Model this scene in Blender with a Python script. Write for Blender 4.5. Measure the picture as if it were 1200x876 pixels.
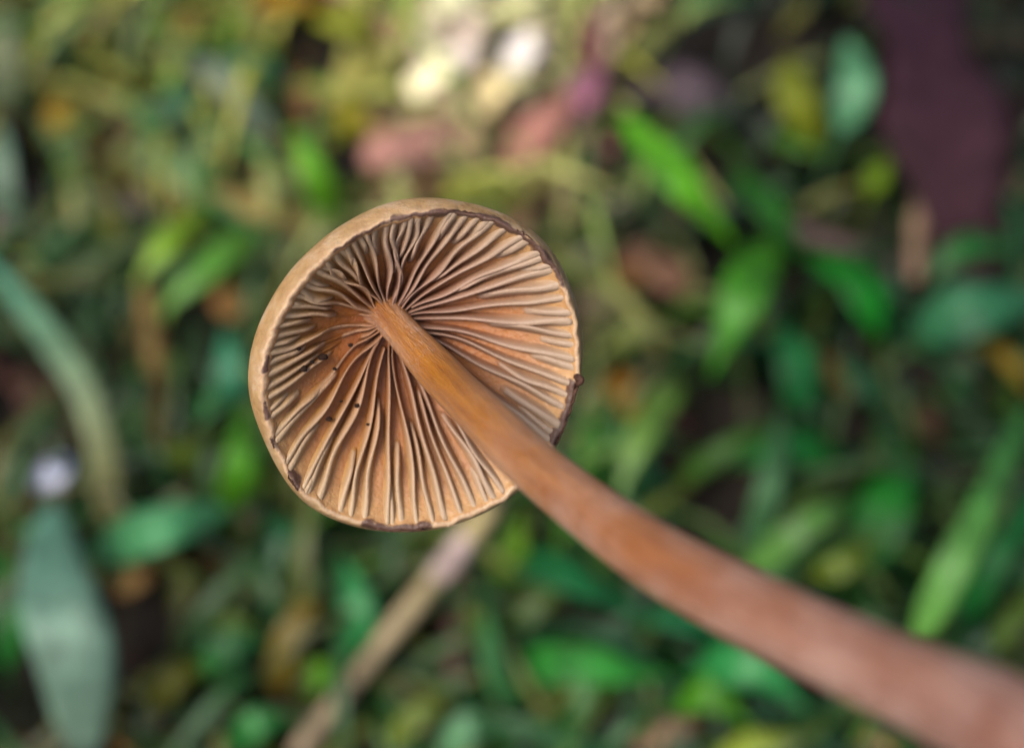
import bpy, math, random
import numpy as np
from mathutils import Vector

random.seed(7); np.random.seed(7)
for o in list(bpy.data.objects): bpy.data.objects.remove(o)
scene = bpy.context.scene
C = scene.collection
MM = 0.001

# ------------------------------------------------------------------ camera
PITCH = math.radians(62.0); HFOV = math.radians(40.0)
TAN = math.tan(HFOV/2)
CAM = np.array([0.0, 0.0, 238.0])                       # millimetres
FWD = np.array([0.0, math.cos(PITCH), -math.sin(PITCH)])
RGT = np.array([1.0, 0.0, 0.0])
UPV = np.array([0.0, math.sin(PITCH), math.cos(PITCH)])
FOCUS = 106.0
cam_d = bpy.data.cameras.new('camera'); cam = bpy.data.objects.new('camera', cam_d); C.objects.link(cam)
cam.location = (CAM*MM).tolist()
cam.rotation_euler = (math.pi/2 - PITCH, 0, 0)
cam_d.sensor_width = 36.0; cam_d.angle = HFOV
cam_d.clip_start = 0.002; cam_d.clip_end = 200.0
cam_d.dof.use_dof = True; cam_d.dof.focus_distance = FOCUS*MM; cam_d.dof.aperture_fstop = 12.0
scene.camera = cam

# ------------------------------------------------------------------ sky, sun, exposure
SUN_EL = math.radians(60.0); SUN_AZ = math.radians(238.0)     # azimuth clockwise from +Y
w = bpy.data.worlds.new('World'); scene.world = w; w.use_nodes = True
nt = w.node_tree; bg = nt.nodes['Background']
sky = nt.nodes.new('ShaderNodeTexSky'); sky.sky_type = 'NISHITA'; sky.sun_disc = False
sky.sun_elevation = SUN_EL; sky.sun_rotation = SUN_AZ; sky.air_density = 1.0; sky.dust_density = 5.0; sky.ozone_density = 1.0
nt.links.new(sky.outputs[0], bg.inputs[0]); bg.inputs[1].default_value = 0.07
sd = bpy.data.lights.new('sun', 'SUN'); sd.energy = 1.5; sd.angle = math.radians(28); sd.color = (1.0, 0.95, 0.88)
sun = bpy.data.objects.new('sun', sd); C.objects.link(sun)
sv = Vector((math.sin(SUN_AZ)*math.cos(SUN_EL), math.cos(SUN_AZ)*math.cos(SUN_EL), math.sin(SUN_EL)))
sun.rotation_euler = sv.to_track_quat('Z', 'Y').to_euler()
sun.location = (sv*2.0)
scene.view_settings.view_transform = 'Standard'; scene.view_settings.look = 'None'
scene.view_settings.gamma = 1.0; scene.view_settings.use_curve_mapping = False
scene.view_settings.exposure = 1.6
K_ALB = 0.42          # display colour -> pigment

# ------------------------------------------------------------------ helpers
def norm(v): v = np.asarray(v, float); return v/np.linalg.norm(v)
def ray(px, py):
    x = (px-600)/600*TAN; y = -(py-438)/600*TAN
    return FWD + x*RGT + y*UPV
def at_depth(px, py, d): return CAM + d*ray(px, py)
def at_z(px, py, z):
    r = ray(px, py); return CAM + (z-CAM[2])/r[2]*r
def to_px(p):
    q = p-CAM; d = q@FWD
    return 600+(q@RGT)/d/TAN*600, 438-(q@UPV)/d/TAN*600
def lin(c):
    c = np.asarray(c, float)/255.0
    return np.where(c <= 0.04045, c/12.92, ((c+0.055)/1.055)**2.4)
def pig(c, k=None): return np.clip(lin(c)*(K_ALB if k is None else k), 0.004, 0.75)

def mesh_obj(name, verts, faces, mat, parent=None, cols=None, smooth=True, attr='col'):
    me = bpy.data.meshes.new(name)
    me.from_pydata((np.asarray(verts)*MM).tolist(), [], faces)
    if smooth: me.polygons.foreach_set('use_smooth', [True]*len(me.polygons))
    if cols is not None:
        a = me.color_attributes.new(attr, 'FLOAT_COLOR', 'POINT')
        cc = np.ones((len(verts), 4)); cc[:, :np.asarray(cols).shape[1]] = np.asarray(cols)
        a.data.foreach_set('color', cc.ravel())
    me.materials.append(mat); me.update()
    o = bpy.data.objects.new(name, me); C.objects.link(o)
    if parent is not None: o.parent = parent
    return o
def tag(o, label=None, cat=None, group=None, kind=None):
    if label: o['label'] = label
    if cat: o['category'] = cat
    if group: o['group'] = group
    if kind: o['kind'] = kind
    return o
def empty(name, p):
    o = bpy.data.objects.new(name, None); C.objects.link(o); o.empty_display_size = 0.005
    o.location = (np.asarray(p)*MM).tolist(); return o
def shift(root, o):          # keep world position when parenting under an empty
    o.parent = root; o.location = (-root.location.x, -root.location.y, -root.location.z); return o

def curve(pts, n):
    """Catmull-Rom through rows of pts"""
    P = np.asarray(pts, float)
    if len(P) == 2: return P[0] + np.linspace(0, 1, n)[:, None]*(P[1]-P[0])
    P = np.vstack([2*P[0]-P[1], P, 2*P[-1]-P[-2]])
    out = []
    for t in np.linspace(0, len(P)-3-1e-9, n):
        i = int(t); f = t-i; a, b, c, d = P[i:i+4]
        out.append(0.5*((2*b)+(c-a)*f+(2*a-5*b+4*c-d)*f*f+(3*b-a-3*c+d)*f**3))
    return np.array(out)
def frames(P):
    T = np.gradient(P, axis=0); T /= np.linalg.norm(T, axis=1)[:, None]+1e-12
    N = np.zeros_like(P); ref = np.array([0, 0, 1.0]) if abs(T[0][2]) < 0.9 else np.array([1.0, 0, 0])
    n0 = norm(ref-(ref@T[0])*T[0]); N[0] = n0
    for i in range(1, len(P)):
        n0 = n0-(n0@T[i])*T[i]; n0 = norm(n0); N[i] = n0
    return T, N, np.cross(T, N)
def tube(P, R, seg=12, ovals=None):
    T, N, B = frames(P); V = []; F = []
    for i in range(len(P)):
        for k in range(seg):
            a = 2*math.pi*k/seg
            V.append(P[i]+R[i]*(math.cos(a)*N[i]+math.sin(a)*B[i]))
    for i in range(len(P)-1):
        for k in range(seg):
            k2 = (k+1) % seg; F.append((i*seg+k, i*seg+k2, (i+1)*seg+k2, (i+1)*seg+k))
    V.append(P[0]); V.append(P[-1]); a = len(V)-2
    for k in range(seg):
        k2 = (k+1) % seg; F.append((a, k2, k)); F.append((a+1, (len(P)-1)*seg+k, (len(P)-1)*seg+k2))
    return V, F

# ------------------------------------------------------------------ materials
class NB:
    def __init__(s, name):
        s.m = bpy.data.materials.new(name); s.m.use_nodes = True
        s.t = s.m.node_tree; s.t.nodes.clear(); s.out = s.n('ShaderNodeOutputMaterial')
    def n(s, ty, ins=None, **kw):
        x = s.t.nodes.new(ty)
        for k, v in kw.items(): setattr(x, k, v)
        for k, v in (ins or {}).items():
            if isinstance(v, bpy.types.NodeSocket): s.t.links.new(v, x.inputs[k])
            else: x.inputs[k].default_value = v
        return x
    def noise(s, vec, scale, detail=3, rough=0.55):
        return s.n('ShaderNodeTexNoise', {'Vector': vec, 'Scale': scale, 'Detail': detail, 'Roughness': rough}).outputs['Fac']
    def ramp(s, fac, stops):
        r = s.n('ShaderNodeValToRGB', {'Fac': fac}); e = r.color_ramp.elements
        while len(e) < len(stops): e.new(0.5)
        for el, (p, c) in zip(e, stops): el.position = p; el.color = (*c, 1)
        return r.outputs[0]
    def mixc(s, fac, a, b, mode='MIX'):
        x = s.n('ShaderNodeMix', data_type='RGBA', blend_type=mode)
        for k, v in ((0, fac), (6, a), (7, b)):
            if isinstance(v, bpy.types.NodeSocket): s.t.links.new(v, x.inputs[k])
            else: x.inputs[k].default_value = v if k == 0 else (*v, 1)
        return x.outputs[2]
    def math(s, op, a, b=0.0, clamp=False):
        x = s.n('ShaderNodeMath', operation=op, use_clamp=clamp)
        for k, v in ((0, a), (1, b)):
            if isinstance(v, bpy.types.NodeSocket): s.t.links.new(v, x.inputs[k])
            else: x.inputs[k].default_value = v
        return x.outputs[0]
    def bump(s, h, dist, strength=1.0):
        return s.n('ShaderNodeBump', {'Height': h, 'Distance': dist, 'Strength': strength}).outputs[0]
    def done(s, sh): s.t.links.new(sh, s.out.inputs['Surface']); return s.m

def plant_mat(name, rough, trans, spec=0.5):
    b = NB(name); a = b.n('ShaderNodeAttribute', attribute_name='col').outputs['Color']
    g = b.n('ShaderNodeNewGeometry').outputs['Position']
    n1 = b.noise(g, 150, 4, 0.65); n2 = b.noise(g, 1500, 1)
    v = b.math('MAXIMUM', b.math('MULTIPLY_ADD', n1, 2.6), 0.25); b.t.nodes[-2].inputs[2].default_value = -0.35
    c = b.mixc(1.0, a, b.n('ShaderNodeCombineColor', {0: v, 1: v, 2: v}).outputs[0], 'MULTIPLY')
    nm = b.bump(b.math('ADD', n1, b.math('MULTIPLY', n2, 0.4)), 0.0012, 0.5)
    p = b.n('ShaderNodeBsdfPrincipled', {'Base Color': c, 'Roughness': rough, 'Specular IOR Level': spec, 'Normal': nm})
    t = b.n('ShaderNodeBsdfTranslucent', {'Color': c})
    return b.done(b.n('ShaderNodeMixShader', {0: trans, 1: p.outputs[0], 2: t.outputs[0]}).outputs[0])
M_GREEN = plant_mat('living_leaf', 0.40, 0.2, 0.3)
M_DEAD = plant_mat('dry_leaf', 0.7, 0.10, 0.08)

def soil_mat():
    b = NB('soil'); g = b.n('ShaderNodeNewGeometry').outputs['Position']
    n1 = b.noise(g, 60, 6, 0.6); n2 = b.noise(g, 14, 4); n3 = b.noise(g, 900, 3)
    c = b.ramp(n1, [(0.3, (0.004, 0.003, 0.003)), (0.55, (0.012, 0.009, 0.006)), (0.75, (0.03, 0.02, 0.014))])
    c = b.mixc(b.ramp(n2, [(0.5, (0, 0, 0)), (0.62, (0.6, 0.6, 0.6))]), c, (0.008, 0.016, 0.005))
    nm = b.bump(b.math('ADD', n1, b.math('MULTIPLY', n3, 0.3)), 0.006)
    p = b.n('ShaderNodeBsdfPrincipled', {'Base Color': c, 'Roughness': 0.9, 'Specular IOR Level': 0.2, 'Normal': nm})
    return b.done(p.outputs[0])

# ------------------------------------------------------------------ ground
def ground():
    xs = np.concatenate([-np.geomspace(20000, 420, 12), np.linspace(-400, 400, 81), np.geomspace(420, 20000, 12)])
    ys = np.concatenate([-np.geomspace(20000, 320, 12), np.linspace(-300, 500, 81), np.geomspace(520, 20000, 12)])
    V = []; F = []
    ph = np.random.rand(14)*6.28; fr = np.random.randn(14, 2)*0.055
    for y in ys:
        for x in xs:
            z = sum(math.sin(fr[i, 0]*x+fr[i, 1]*y+ph[i]) for i in range(14))*0.9
            V.append((x, y, z-3.0))
    nx = len(xs)
    for j in range(len(ys)-1):
        for i in range(nx-1): F.append((j*nx+i, j*nx+i+1, (j+1)*nx+i+1, (j+1)*nx+i))
    o = mesh_obj('ground', V, F, soil_mat()); tag(o, 'dark damp soil under the grass and leaf litter', 'ground', kind='structure')
ground()

# ------------------------------------------------------------------ the mushroom
TILT = math.radians(17.0)
O = at_depth(493, 434, FOCUS)
lat = norm(0.62*RGT - 0.78*UPV)                         # towards lower right of the picture
NAX = norm(-FWD*math.cos(TILT) + lat*math.sin(TILT))    # cap opens this way
U = norm(RGT-(RGT@NAX)*NAX); Vv = np.cross(NAX, U)      # rim plane basis (Vv points up in picture)
H_E = 4.7
r0 = ray(458, 374); dA = ((O-CAM)@NAX - H_E)/(r0@NAX); A = CAM + dA*r0
A0 = A + H_E*NAX                                        # attachment projected on the rim plane
rim_px = [(500,248),(530,247),(560,252),(588,261),(612,273),(640,298),(661,333),(673,370),(679,410),(676,445),(668,477),(655,510),(643,535),
          (626,556),(607,572),(570,597),(520,614),(470,620),(430,616),(390,604),(355,580),(327,535),(311,490),(306,440),(318,390),(342,345),(378,304),(420,274),(460,256)]
ang = []; rad = []
for (x, y) in rim_px:
    r = ray(x, y); P = CAM + ((O-CAM)@NAX)/(r@NAX)*r
    q = P-A0; ang.append(math.atan2(q@Vv, q@U)); rad.append(math.hypot(q@U, q@Vv))
o_ = np.argsort(ang); ang = np.array(ang)[o_]; rad = np.array(rad)[o_]
gx = np.linspace(-math.pi, math.pi, 512, endpoint=False)
gr = np.interp(gx, np.r_[ang-2*math.pi, ang, ang+2*math.pi], np.r_[rad, rad, rad])
f_ = np.fft.rfft(gr); f_[14:] = 0; gr = np.fft.irfft(f_, 512)
def Rim(phi): return float(np.interp((phi+math.pi) % (2*math.pi), np.r_[gx, math.pi]+math.pi, np.r_[gr, gr[0]]))
rph = np.random.rand(8)*6.28
def wob(phi): return sum(math.sin((3+2*i)*phi+rph[i])/(2+i) for i in range(8))*0.16
def cap_pt(phi, s, z):
    """s: share of the way from the stem axis to the rim; z: mm behind the rim plane"""
    R = Rim(phi)*s
    return A0 + R*(math.cos(phi)*U+math.sin(phi)*Vv) - (z + wob(phi)*min(1, max(0, s))**3)*NAX
def smoothstep(a, b, x): t = min(1, max(0, (x-a)/(b-a))); return t*t*(3-2*t)

def d_edge(s): return H_E*(1-s**1.35) - 0.55*math.exp(-(s/0.15)**2)
def g_h(s):
    g = 0.45 + 0.85*math.sin(math.pi*min(1, max(0, s))**0.85)*(1-0.2*s)
    return g*(1-smoothstep(0.86, 0.985, s)*0.65)
def d_ceil(s): return d_edge(s) + g_h(s)

def cap_mat():
    b = NB('cap_flesh'); a = b.n('ShaderNodeAttribute', attribute_name='tone'); sp = b.n('ShaderNodeSeparateColor', {0: a.outputs['Color']})
    s, outer, fib = sp.outputs[0], sp.outputs[1], sp.outputs[2]
    g = b.n('ShaderNodeNewGeometry').outputs['Position']
    n1 = b.noise(g, 420, 5, 0.6); n2 = b.noise(g, 2600, 3)
    inner = b.ramp(s, [(0.0, (0.10, 0.022, 0.003)), (0.2, (0.17, 0.042, 0.005)), (0.45, (0.27, 0.085, 0.012)), (0.8, (0.29, 0.13, 0.045)), (0.95, (0.36, 0.20, 0.08)), (1.0, (0.39, 0.27, 0.165))])
    outc = b.ramp(n1, [(0.3, (0.20, 0.115, 0.035)), (0.52, (0.28, 0.175, 0.075)), (0.75, (0.36, 0.27, 0.18))])
    c = b.mixc(outer, inner, outc)
    nf = b.noise(g, 1100, 4, 0.65)
    c = b.mixc(b.ramp(b.math('ADD', b.math('MULTIPLY', n2, 0.5), b.math('MULTIPLY', nf, 0.5)), [(0.4, (0, 0, 0)), (0.68, (0.35, 0.35, 0.35))]), c, (0.22, 0.10, 0.055))
    st = b.math('ADD', a.outputs['Alpha'], b.math('MULTIPLY', b.math('SUBTRACT', b.noise(g, 700, 5, 0.7), 0.5), 2.3))
    st = b.math('MULTIPLY', st, b.math('MULTIPLY', a.outputs['Alpha'], 2.0, True))
    c = b.mixc(b.ramp(st, [(0.22, (0, 0, 0)), (0.7, (0.92, 0.92, 0.92))]), c, (0.055, 0.024, 0.018))
    nm = b.bump(b.math('ADD', b.math('ADD', b.math('MULTIPLY', n2, 0.5), b.math('MULTIPLY', n1, 1.2)), nf), 0.0002, 0.8)
    p = b.n('ShaderNodeBsdfPrincipled', {'Base Color': c, 'Roughness': 0.5, 'Specular IOR Level': 0.4, 'Subsurface Weight': 0.25, 'Subsurface Radius': (1.0, 0.45, 0.2), 'Subsurface Scale': 0.0009, 'Normal': nm})
    return b.done(p.outputs[0])
def gill_mat():
    b = NB('gill_tissue'); a = b.n('ShaderNodeAttribute', attribute_name='tone'); sp = b.n('ShaderNodeSeparateColor', {0: a.outputs['Color']})
    s, e, rnd = sp.outputs[0], sp.outputs[1], sp.outputs[2]
    g = b.n('ShaderNodeNewGeometry').outputs['Position']; n1 = b.noise(g, 700, 4, 0.6); n2 = b.noise(g, 4200, 2)
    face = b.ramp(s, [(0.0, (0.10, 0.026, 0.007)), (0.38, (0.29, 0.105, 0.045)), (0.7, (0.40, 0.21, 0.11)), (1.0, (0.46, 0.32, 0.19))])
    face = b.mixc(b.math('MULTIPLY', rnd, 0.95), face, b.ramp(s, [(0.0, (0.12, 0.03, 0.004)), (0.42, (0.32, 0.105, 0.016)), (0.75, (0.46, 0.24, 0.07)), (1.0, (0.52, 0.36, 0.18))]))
    face = b.mixc(b.math('MULTIPLY', b.ramp(n1, [(0.42, (0, 0, 0)), (0.7, (1, 1, 1))]), 0.4), face, (0.13, 0.048, 0.028))
    edge = b.ramp(s, [(0.0, (0.28, 0.13, 0.08)), (0.3, (0.37, 0.225, 0.165)), (1.0, (0.42, 0.305, 0.21))])
    edge = b.mixc(b.math('MULTIPLY', rnd, 0.7), edge, b.ramp(s, [(0.0, (0.30, 0.12, 0.05)), (0.35, (0.42, 0.23, 0.12)), (1.0, (0.50, 0.36, 0.21))]))
    ef = b.ramp(b.math('ADD', e, b.math('MULTIPLY', b.math('SUBTRACT', n1, 0.5), 0.35)), [(0.35, (0, 0, 0)), (0.95, (1, 1, 1))])
    c = b.mixc(ef, face, edge)
    nm = b.bump(b.math('ADD', n2, n1), 0.00008, 0.7)
    p = b.n('ShaderNodeBsdfPrincipled', {'Base Color': c, 'Roughness': 0.5, 'Specular IOR Level': 0.4, 'Normal': nm})
    t = b.n('ShaderNodeBsdfTranslucent', {'Color': c})
    return b.done(b.n('ShaderNodeMixShader', {0: 0.36, 1: p.outputs[0], 2: t.outputs[0]}).outputs[0])
def stem_mat():
    b = NB('stem_skin'); a = b.n('ShaderNodeAttribute', attribute_name='tone'); sp = b.n('ShaderNodeSeparateColor', {0: a.outputs['Color']})
    s, u1, u2 = sp.outputs
    # fibres: noise stretched along the stem, wrapped round it
    v = b.n('ShaderNodeCombineXYZ', {0: u1, 1: u2, 2: b.math('MULTIPLY', s, 2.2)}).outputs[0]
    n1 = b.noise(v, 7.0, 5, 0.65); n2 = b.noise(v, 30.0, 4, 0.6)
    g = b.n('ShaderNodeNewGeometry').outputs['Position']; n3 = b.noise(g, 3200, 2); n4 = b.noise(g, 190, 3)
    base = b.ramp(s, [(0.0, (0.22, 0.065, 0.004)), (0.16, (0.30, 0.112, 0.005)), (0.32, (0.28, 0.105, 0.010)), (0.45, (0.25, 0.088, 0.016)), (0.62, (0.19, 0.062, 0.020)), (0.8, (0.16, 0.05, 0.020)), (1.0, (0.11, 0.038, 0.016))])
    dk = b.mixc(1.0, base, (0.6, 0.48, 0.40), 'MULTIPLY')
    c = b.mixc(b.ramp(n1, [(0.3, (1, 1, 1)), (0.7, (0, 0, 0))]), base, dk)
    silk = b.math('MULTIPLY', b.ramp(b.math('ADD', b.math('MULTIPLY', n2, 0.5), b.math('MULTIPLY', n4, 0.6)), [(0.48, (0, 0, 0)), (0.66, (1, 1, 1))]), b.ramp(s, [(0.25, (0.06, 0.06, 0.06)), (0.5, (0.27, 0.27, 0.27))]))
    c = b.mixc(silk, c, (0.50, 0.37, 0.32))
    nm = b.bump(b.math('ADD', b.math('ADD', n2, n1), b.math('MULTIPLY', n3, 0.3)), 0.00035, 0.8)
    p = b.n('ShaderNodeBsdfPrincipled', {'Base Color': c, 'Roughness': 0.3, 'Specular IOR Level': 0.75, 'Subsurface Weight': 0.12, 'Subsurface Radius': (1.0, 0.4, 0.15), 'Subsurface Scale': 0.0008, 'Normal': nm, 'Sheen Weight': 0.08, 'Sheen Roughness': 0.4})
    return b.done(p.outputs[0])
def crust_mat(name, c1, c2, rough=0.7):
    b = NB(name); g = b.n('ShaderNodeNewGeometry').outputs['Position']; n1 = b.noise(g, 1800, 4, 0.65)
    c = b.ramp(n1, [(0.35, c1), (0.7, c2)])
    p = b.n('ShaderNodeBsdfPrincipled', {'Base Color': c, 'Roughness': rough, 'Specular IOR Level': 0.15, 'Normal': b.bump(n1, 0.0001)})
    return b.done(p.outputs[0])
M_CAP, M_GILL, M_STEM = cap_mat(), gill_mat(), stem_mat()
M_VEIL = crust_mat('veil_crust', (0.022, 0.009, 0.006), (0.085, 0.04, 0.026)); M_DIRT = crust_mat('dirt_crumb', (0.006, 0.003, 0.002), (0.022, 0.010, 0.006), 0.95)

root = empty('mushroom', A)
tag(root, 'brown mushroom seen from its gilled underside, long stem reaching to lower right', 'mushroom')

def phi_of(px, py):
    r = ray(px, py); P = CAM + ((O-CAM)@NAX)/(r@NAX)*r; q = P-A0; return math.atan2(q@Vv, q@U)
def pang(phi):           # angle of a cap direction as seen in the picture, degrees, y down
    P = cap_pt(phi, 1.0, 0.0); x, y = to_px(P); return math.degrees(math.atan2(y-374, x-458))
def margin(phi):         # 1 where the margin is broad and rolled, 0 where it is thin
    a = pang(phi) % 360; return smoothstep(120, 165, a)*(1-smoothstep(275, 310, a))
def build_cap():
    NP = 400
    wide = [(.935, .42), (.950, .24), (.964, .11), (.977, .03), (.990, 0.0), (1.003, .04), (1.015, .18), (1.028, .5), (1.042, 1.0), (1.052, 1.6)]
    thin = [(.970, .30), (.977, .16), (.984, .07), (.990, .02), (.996, .01), (1.002, .04), (1.008, .12), (1.019, .4), (1.036, .95), (1.05, 1.6)]
    outf = [0, 0, .05, .15, .3, .5, .7, .9, 1, 1]
    tail = []
    for z in list(2.2+6.6*np.sin(np.linspace(0, math.pi/2, 20))):
        t = (z-2.2)/6.6; r = 1.056*max(0.0, 1-t**2.0)**(1/2.15)
        tail.append((max(r, 0.012), z, r, 1))
    def profile(L):
        se = 0.955-0.025*L; pr = [(q, d_ceil(q), q, 0) for q in np.linspace(0.015, se, 24)]
        for a, b, of in zip(wide, thin, outf): pr.append((b[0]+(a[0]-b[0])*L, b[1]+(a[1]-b[1])*L, 1-0.06*(of < 0.02), of))
        return pr+tail
    ST = [((385,298),(462,255),.6,.30),((455,256),(505,247),.9,.42),((500,248),(570,254),1.15,.5),((560,252),(625,283),1.0,.5),((615,276),(662,338),.85,.55),((420,614),(510,616),.7,.75),
          ((676,443),(648,524),1.1,.5),((350,576),(336,552),.75,.5),((326,532),(317,514),.65,.48),((312,495),(307,470),.6,.42),((306,440),(310,415),.6,.4)]
    ST = [(phi_of(*p), phi_of(*q), st*1.25, c) for (p, q, st, c) in ST]
    def stain(phi, s):
        v = 0
        for (a0, a1, st, c) in ST:
            d = (a1-a0+math.pi) % (2*math.pi)-math.pi; t = ((phi-a0+math.pi) % (2*math.pi)-math.pi)/d
            if -0.05 < t < 1.05:
                c0 = 0.985+0.05*(c-0.5)*2*0.6; wdt = 0.026+0.008*math.sin(17*phi)
                v = max(v, st*smoothstep(-0.05, 0.12, t)*(1-smoothstep(0.88, 1.05, t))*math.exp(-((s-c0-0.006*math.sin(9*phi))/wdt)**2))
        return v
    V = []; tone = []; F = []
    for k in range(NP):
        phi = 2*math.pi*k/NP-math.pi
        rag = 0.004*math.sin(23*phi+1)+0.004*math.sin(41*phi)+0.003*math.sin(67*phi+2)
        prof = profile(margin(phi)); m = len(prof)
        for j, (s, z, ts, out) in enumerate(prof):
            rr = s + (rag if 24 <= j < 31 else 0) + (0.042*margin(phi)*smoothstep(0.1, 1.6, z)*min(1, s) if j >= 30 else 0)
            V.append(cap_pt(phi, rr, z)); tone.append((ts, out, k/NP, stain(phi, s) if 22 < j < 35 else 0.0))
    for k in range(NP):
        k2 = (k+1) % NP
        for j in range(m-1): F.append((k*m+j, k2*m+j, k2*m+j+1, k*m+j+1))
    F.append([k*m for k in range(NP)][::-1]); F.append([k*m+m-1 for k in range(NP)])
    return mesh_obj('cap', V, F, M_CAP, None, tone, attr='tone')
cap = shift(root, build_cap())

def wave(seed):
    r = np.random.RandomState(seed); f = r.uniform(2.5, 7, 4); p = r.uniform(0, 6.28, 4); a = r.uniform(0.4, 1, 4)/np.array([1, 1.2, 1.6, 2])
    return lambda s: float((a*np.sin(f*2.0*s+p)).sum())
def gill(phi, s0, s1, seed, rnd):
    r = np.random.RandomState(seed); wv = wave(seed); wv2 = wave(seed+991)
    pa = pang(phi) % 360
    dmg = smoothstep(126, 140, pa)*(1-smoothstep(186, 200, pa))       # eaten patch left of the stem
    curl = 0.16 + 0.07*smoothstep(150, 185, pa)*(1-smoothstep(275, 300, pa))
    gold = smoothstep(45, 100, pa)*(1-smoothstep(225, 275, pa)); L = margin(phi); s1 = 0.985-0.018*L
    NS = 44; prof = [(-1.9, 0.0), (-1.25, 0.3), (-0.82, 0.6), (-0.6, 0.84), (-0.38, 0.965), (0, 1.0), (0.38, 0.965), (0.6, 0.84), (0.82, 0.6), (1.25, 0.3), (1.9, 0.0)]
    V = []; F = []; tone = []
    rt = 1-smoothstep(30, 75, min(pa, 360-pa))      # broad crowded gills on the right
    base_c = r.uniform(0.22, 0.36); c0 = r.uniform(0.12, 0.22); c1 = r.uniform(0.55, 0.72)
    dphi_w = r.uniform(-0.006, 0.006); dm = r.uniform(0.55, 0.9)
    for i in range(NS):
        s = s0+(s1-s0)*i/(NS-1); R = Rim(phi)*s
        h = 1.0
        h *= 1-dmg*dm*smoothstep(c0, c0+0.1, s)*(1-smoothstep(c1-0.12, c1, s))
        if s0 > 0.2: h *= smoothstep(s0-0.02, s0+0.14, s)**0.7             # short gill rises from the cap flesh
        h *= 1-0.12*smoothstep(0.92, 0.988, s)
        h *= 1+0.10*wv2(s*1.3)
        zc = d_ceil(s)+0.25; ze = zc-(zc-d_edge(s))*h
        th = (0.15+(0.42+0.2*rt)*min(1, s*1.1))*(0.85+0.3*rnd)
        amp = curl*min(1, R/3.0)*(1-smoothstep(0.75, 0.98, s))+0.03
        for (side, k) in prof:
            z = zc+(ze-zc)*k
            off = side*th*0.5 + amp*wv(s)*(0.35+0.65*k*k)
            a = phi + dphi_w*s + off/max(R, 0.5)
            V.append(cap_pt(a, s, z)); tone.append((s, k if h > 0.35 else k*0.35, gold))
    m = len(prof)
    for i in range(NS-1):
        for j in range(m-1): F.append((i*m+j, i*m+j+1, (i+1)*m+j+1, (i+1)*m+j))
    F.append(list(range(m))[::-1]); F.append([(NS-1)*m+j for j in range(m)])
    return mesh_obj('gill', V, F, M_GILL, cap, tone, attr='tone')
NG = 38
for k in range(NG):
    rs = np.random.RandomState(500+k)
    phi = 2*math.pi*(k+rs.uniform(-0.22, 0.22))/NG-math.pi
    gill(phi, 0.05 if k % 2 else rs.uniform(0.05, 0.16), 0.988, 1000+k, rs.rand())
    phi2 = 2*math.pi*(k+0.5+rs.uniform(-0.15, 0.15))/NG-math.pi
    gill(phi2, rs.choice([0.38, 0.5, 0.62, 0.72])+rs.uniform(-0.05, 0.05), 0.988, 3000+k, rs.rand())
    if k % 3 == 0: gill(2*math.pi*(k+0.25)/NG-math.pi, 0.8+rs.uniform(-0.05, 0.05), 0.988, 5000+k, 0.0)

# stem
sp_ = [(458,374,None,42),(515,437,107.0,51),(565,487,101.5,57),(627,547,96.0,64),(735,630,88.0,74),(843,694,82.0,88),(990,766,76.0,97),(1090,811,72.3,110),(1180,850,69.0,121),(1320,909,64.5,128),(1460,975,61,150)]
P = []; R = []
for (x, y, d, wd) in sp_:
    d = dA if d is None else d
    P.append(at_depth(x, y, d)); R.append(wd*0.5*d*TAN/600)
P.insert(0, A-1.1*NAX+norm(A-P[1])*0.5); R.insert(0, R[0]*2.2)
Q = curve(np.c_[np.array(P), np.array(R)], 150); SP = Q[:, :3]; SR = Q[:, 3].copy()
SR *= 1+0.018*np.sin(np.linspace(0, 17, 150))+0.012*np.sin(np.linspace(2, 41, 150))
SR[-5:] *= np.array([0.98, 0.93, 0.82, 0.6, 0.3])
SEG = 56; V, F = tube(SP, SR, SEG); tone = []
for i in range(150):
    for k in range(SEG): a = 2*math.pi*k/SEG; tone.append((i/149, 0.5+0.5*math.cos(a), 0.5+0.5*math.sin(a)))
tone += [(0, 0, 0), (1, 0, 0)]
shift(root, mesh_obj('stem', V, F, M_STEM, None, tone, attr='tone'))

# dark veil remnants on the margin: lumpy ribbons hugging the rim
def veil(p0, p1, wid, seed, out=0.0, thick=0.13):
    a0, a1 = phi_of(*p0), phi_of(*p1)
    while a1-a0 > math.pi: a1 -= 2*math.pi
    while a1-a0 < -math.pi: a1 += 2*math.pi
    n = max(10, int(abs(a1-a0)*45)); wv = wave(seed); wv2 = wave(seed+7); V = []; F = []
    prof = [(0.990, -0.02), (1.0, -0.12), (1.010, 0.0), (1.021, 0.35), (1.031, 0.9)]
    for i in range(n):
        t = i/(n-1); a = a0+(a1-a0)*t; e = math.sin(math.pi*t)**0.4*(0.65+0.3*wv(t*4)); e = max(e, 0.08)
        c = 0.40+0.12*wv2(t*3)
        ring = []
        for j in range(7):
            q = min(1, max(0, c+(j/6-0.5)*wid*e))*4; jj = min(3, int(q)); f = q-jj
            s = prof[jj][0]*(1-f)+prof[jj+1][0]*f; z = prof[jj][1]*(1-f)+prof[jj+1][1]*f
            b = thick*math.sin(math.pi*j/6)*e*(0.8+0.4*wv(t*9+j))
            ring.append(cap_pt(a, s+b*0.06+0.001, z-b*0.9))
        ring += [cap_pt(a, s-0.008, z+0.25) for _ in (0,)]
        V += ring
    m = 8
    for i in range(n-1):
        for j in range(m): j2 = (j+1) % m; F.append((i*m+j, i*m+j2, (i+1)*m+j2, (i+1)*m+j))
    F.append(list(range(m))[::-1]); F.append([(n-1)*m+j for j in range(m)])
    return mesh_obj('veil_remnant', V, F, M_VEIL, cap)
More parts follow.
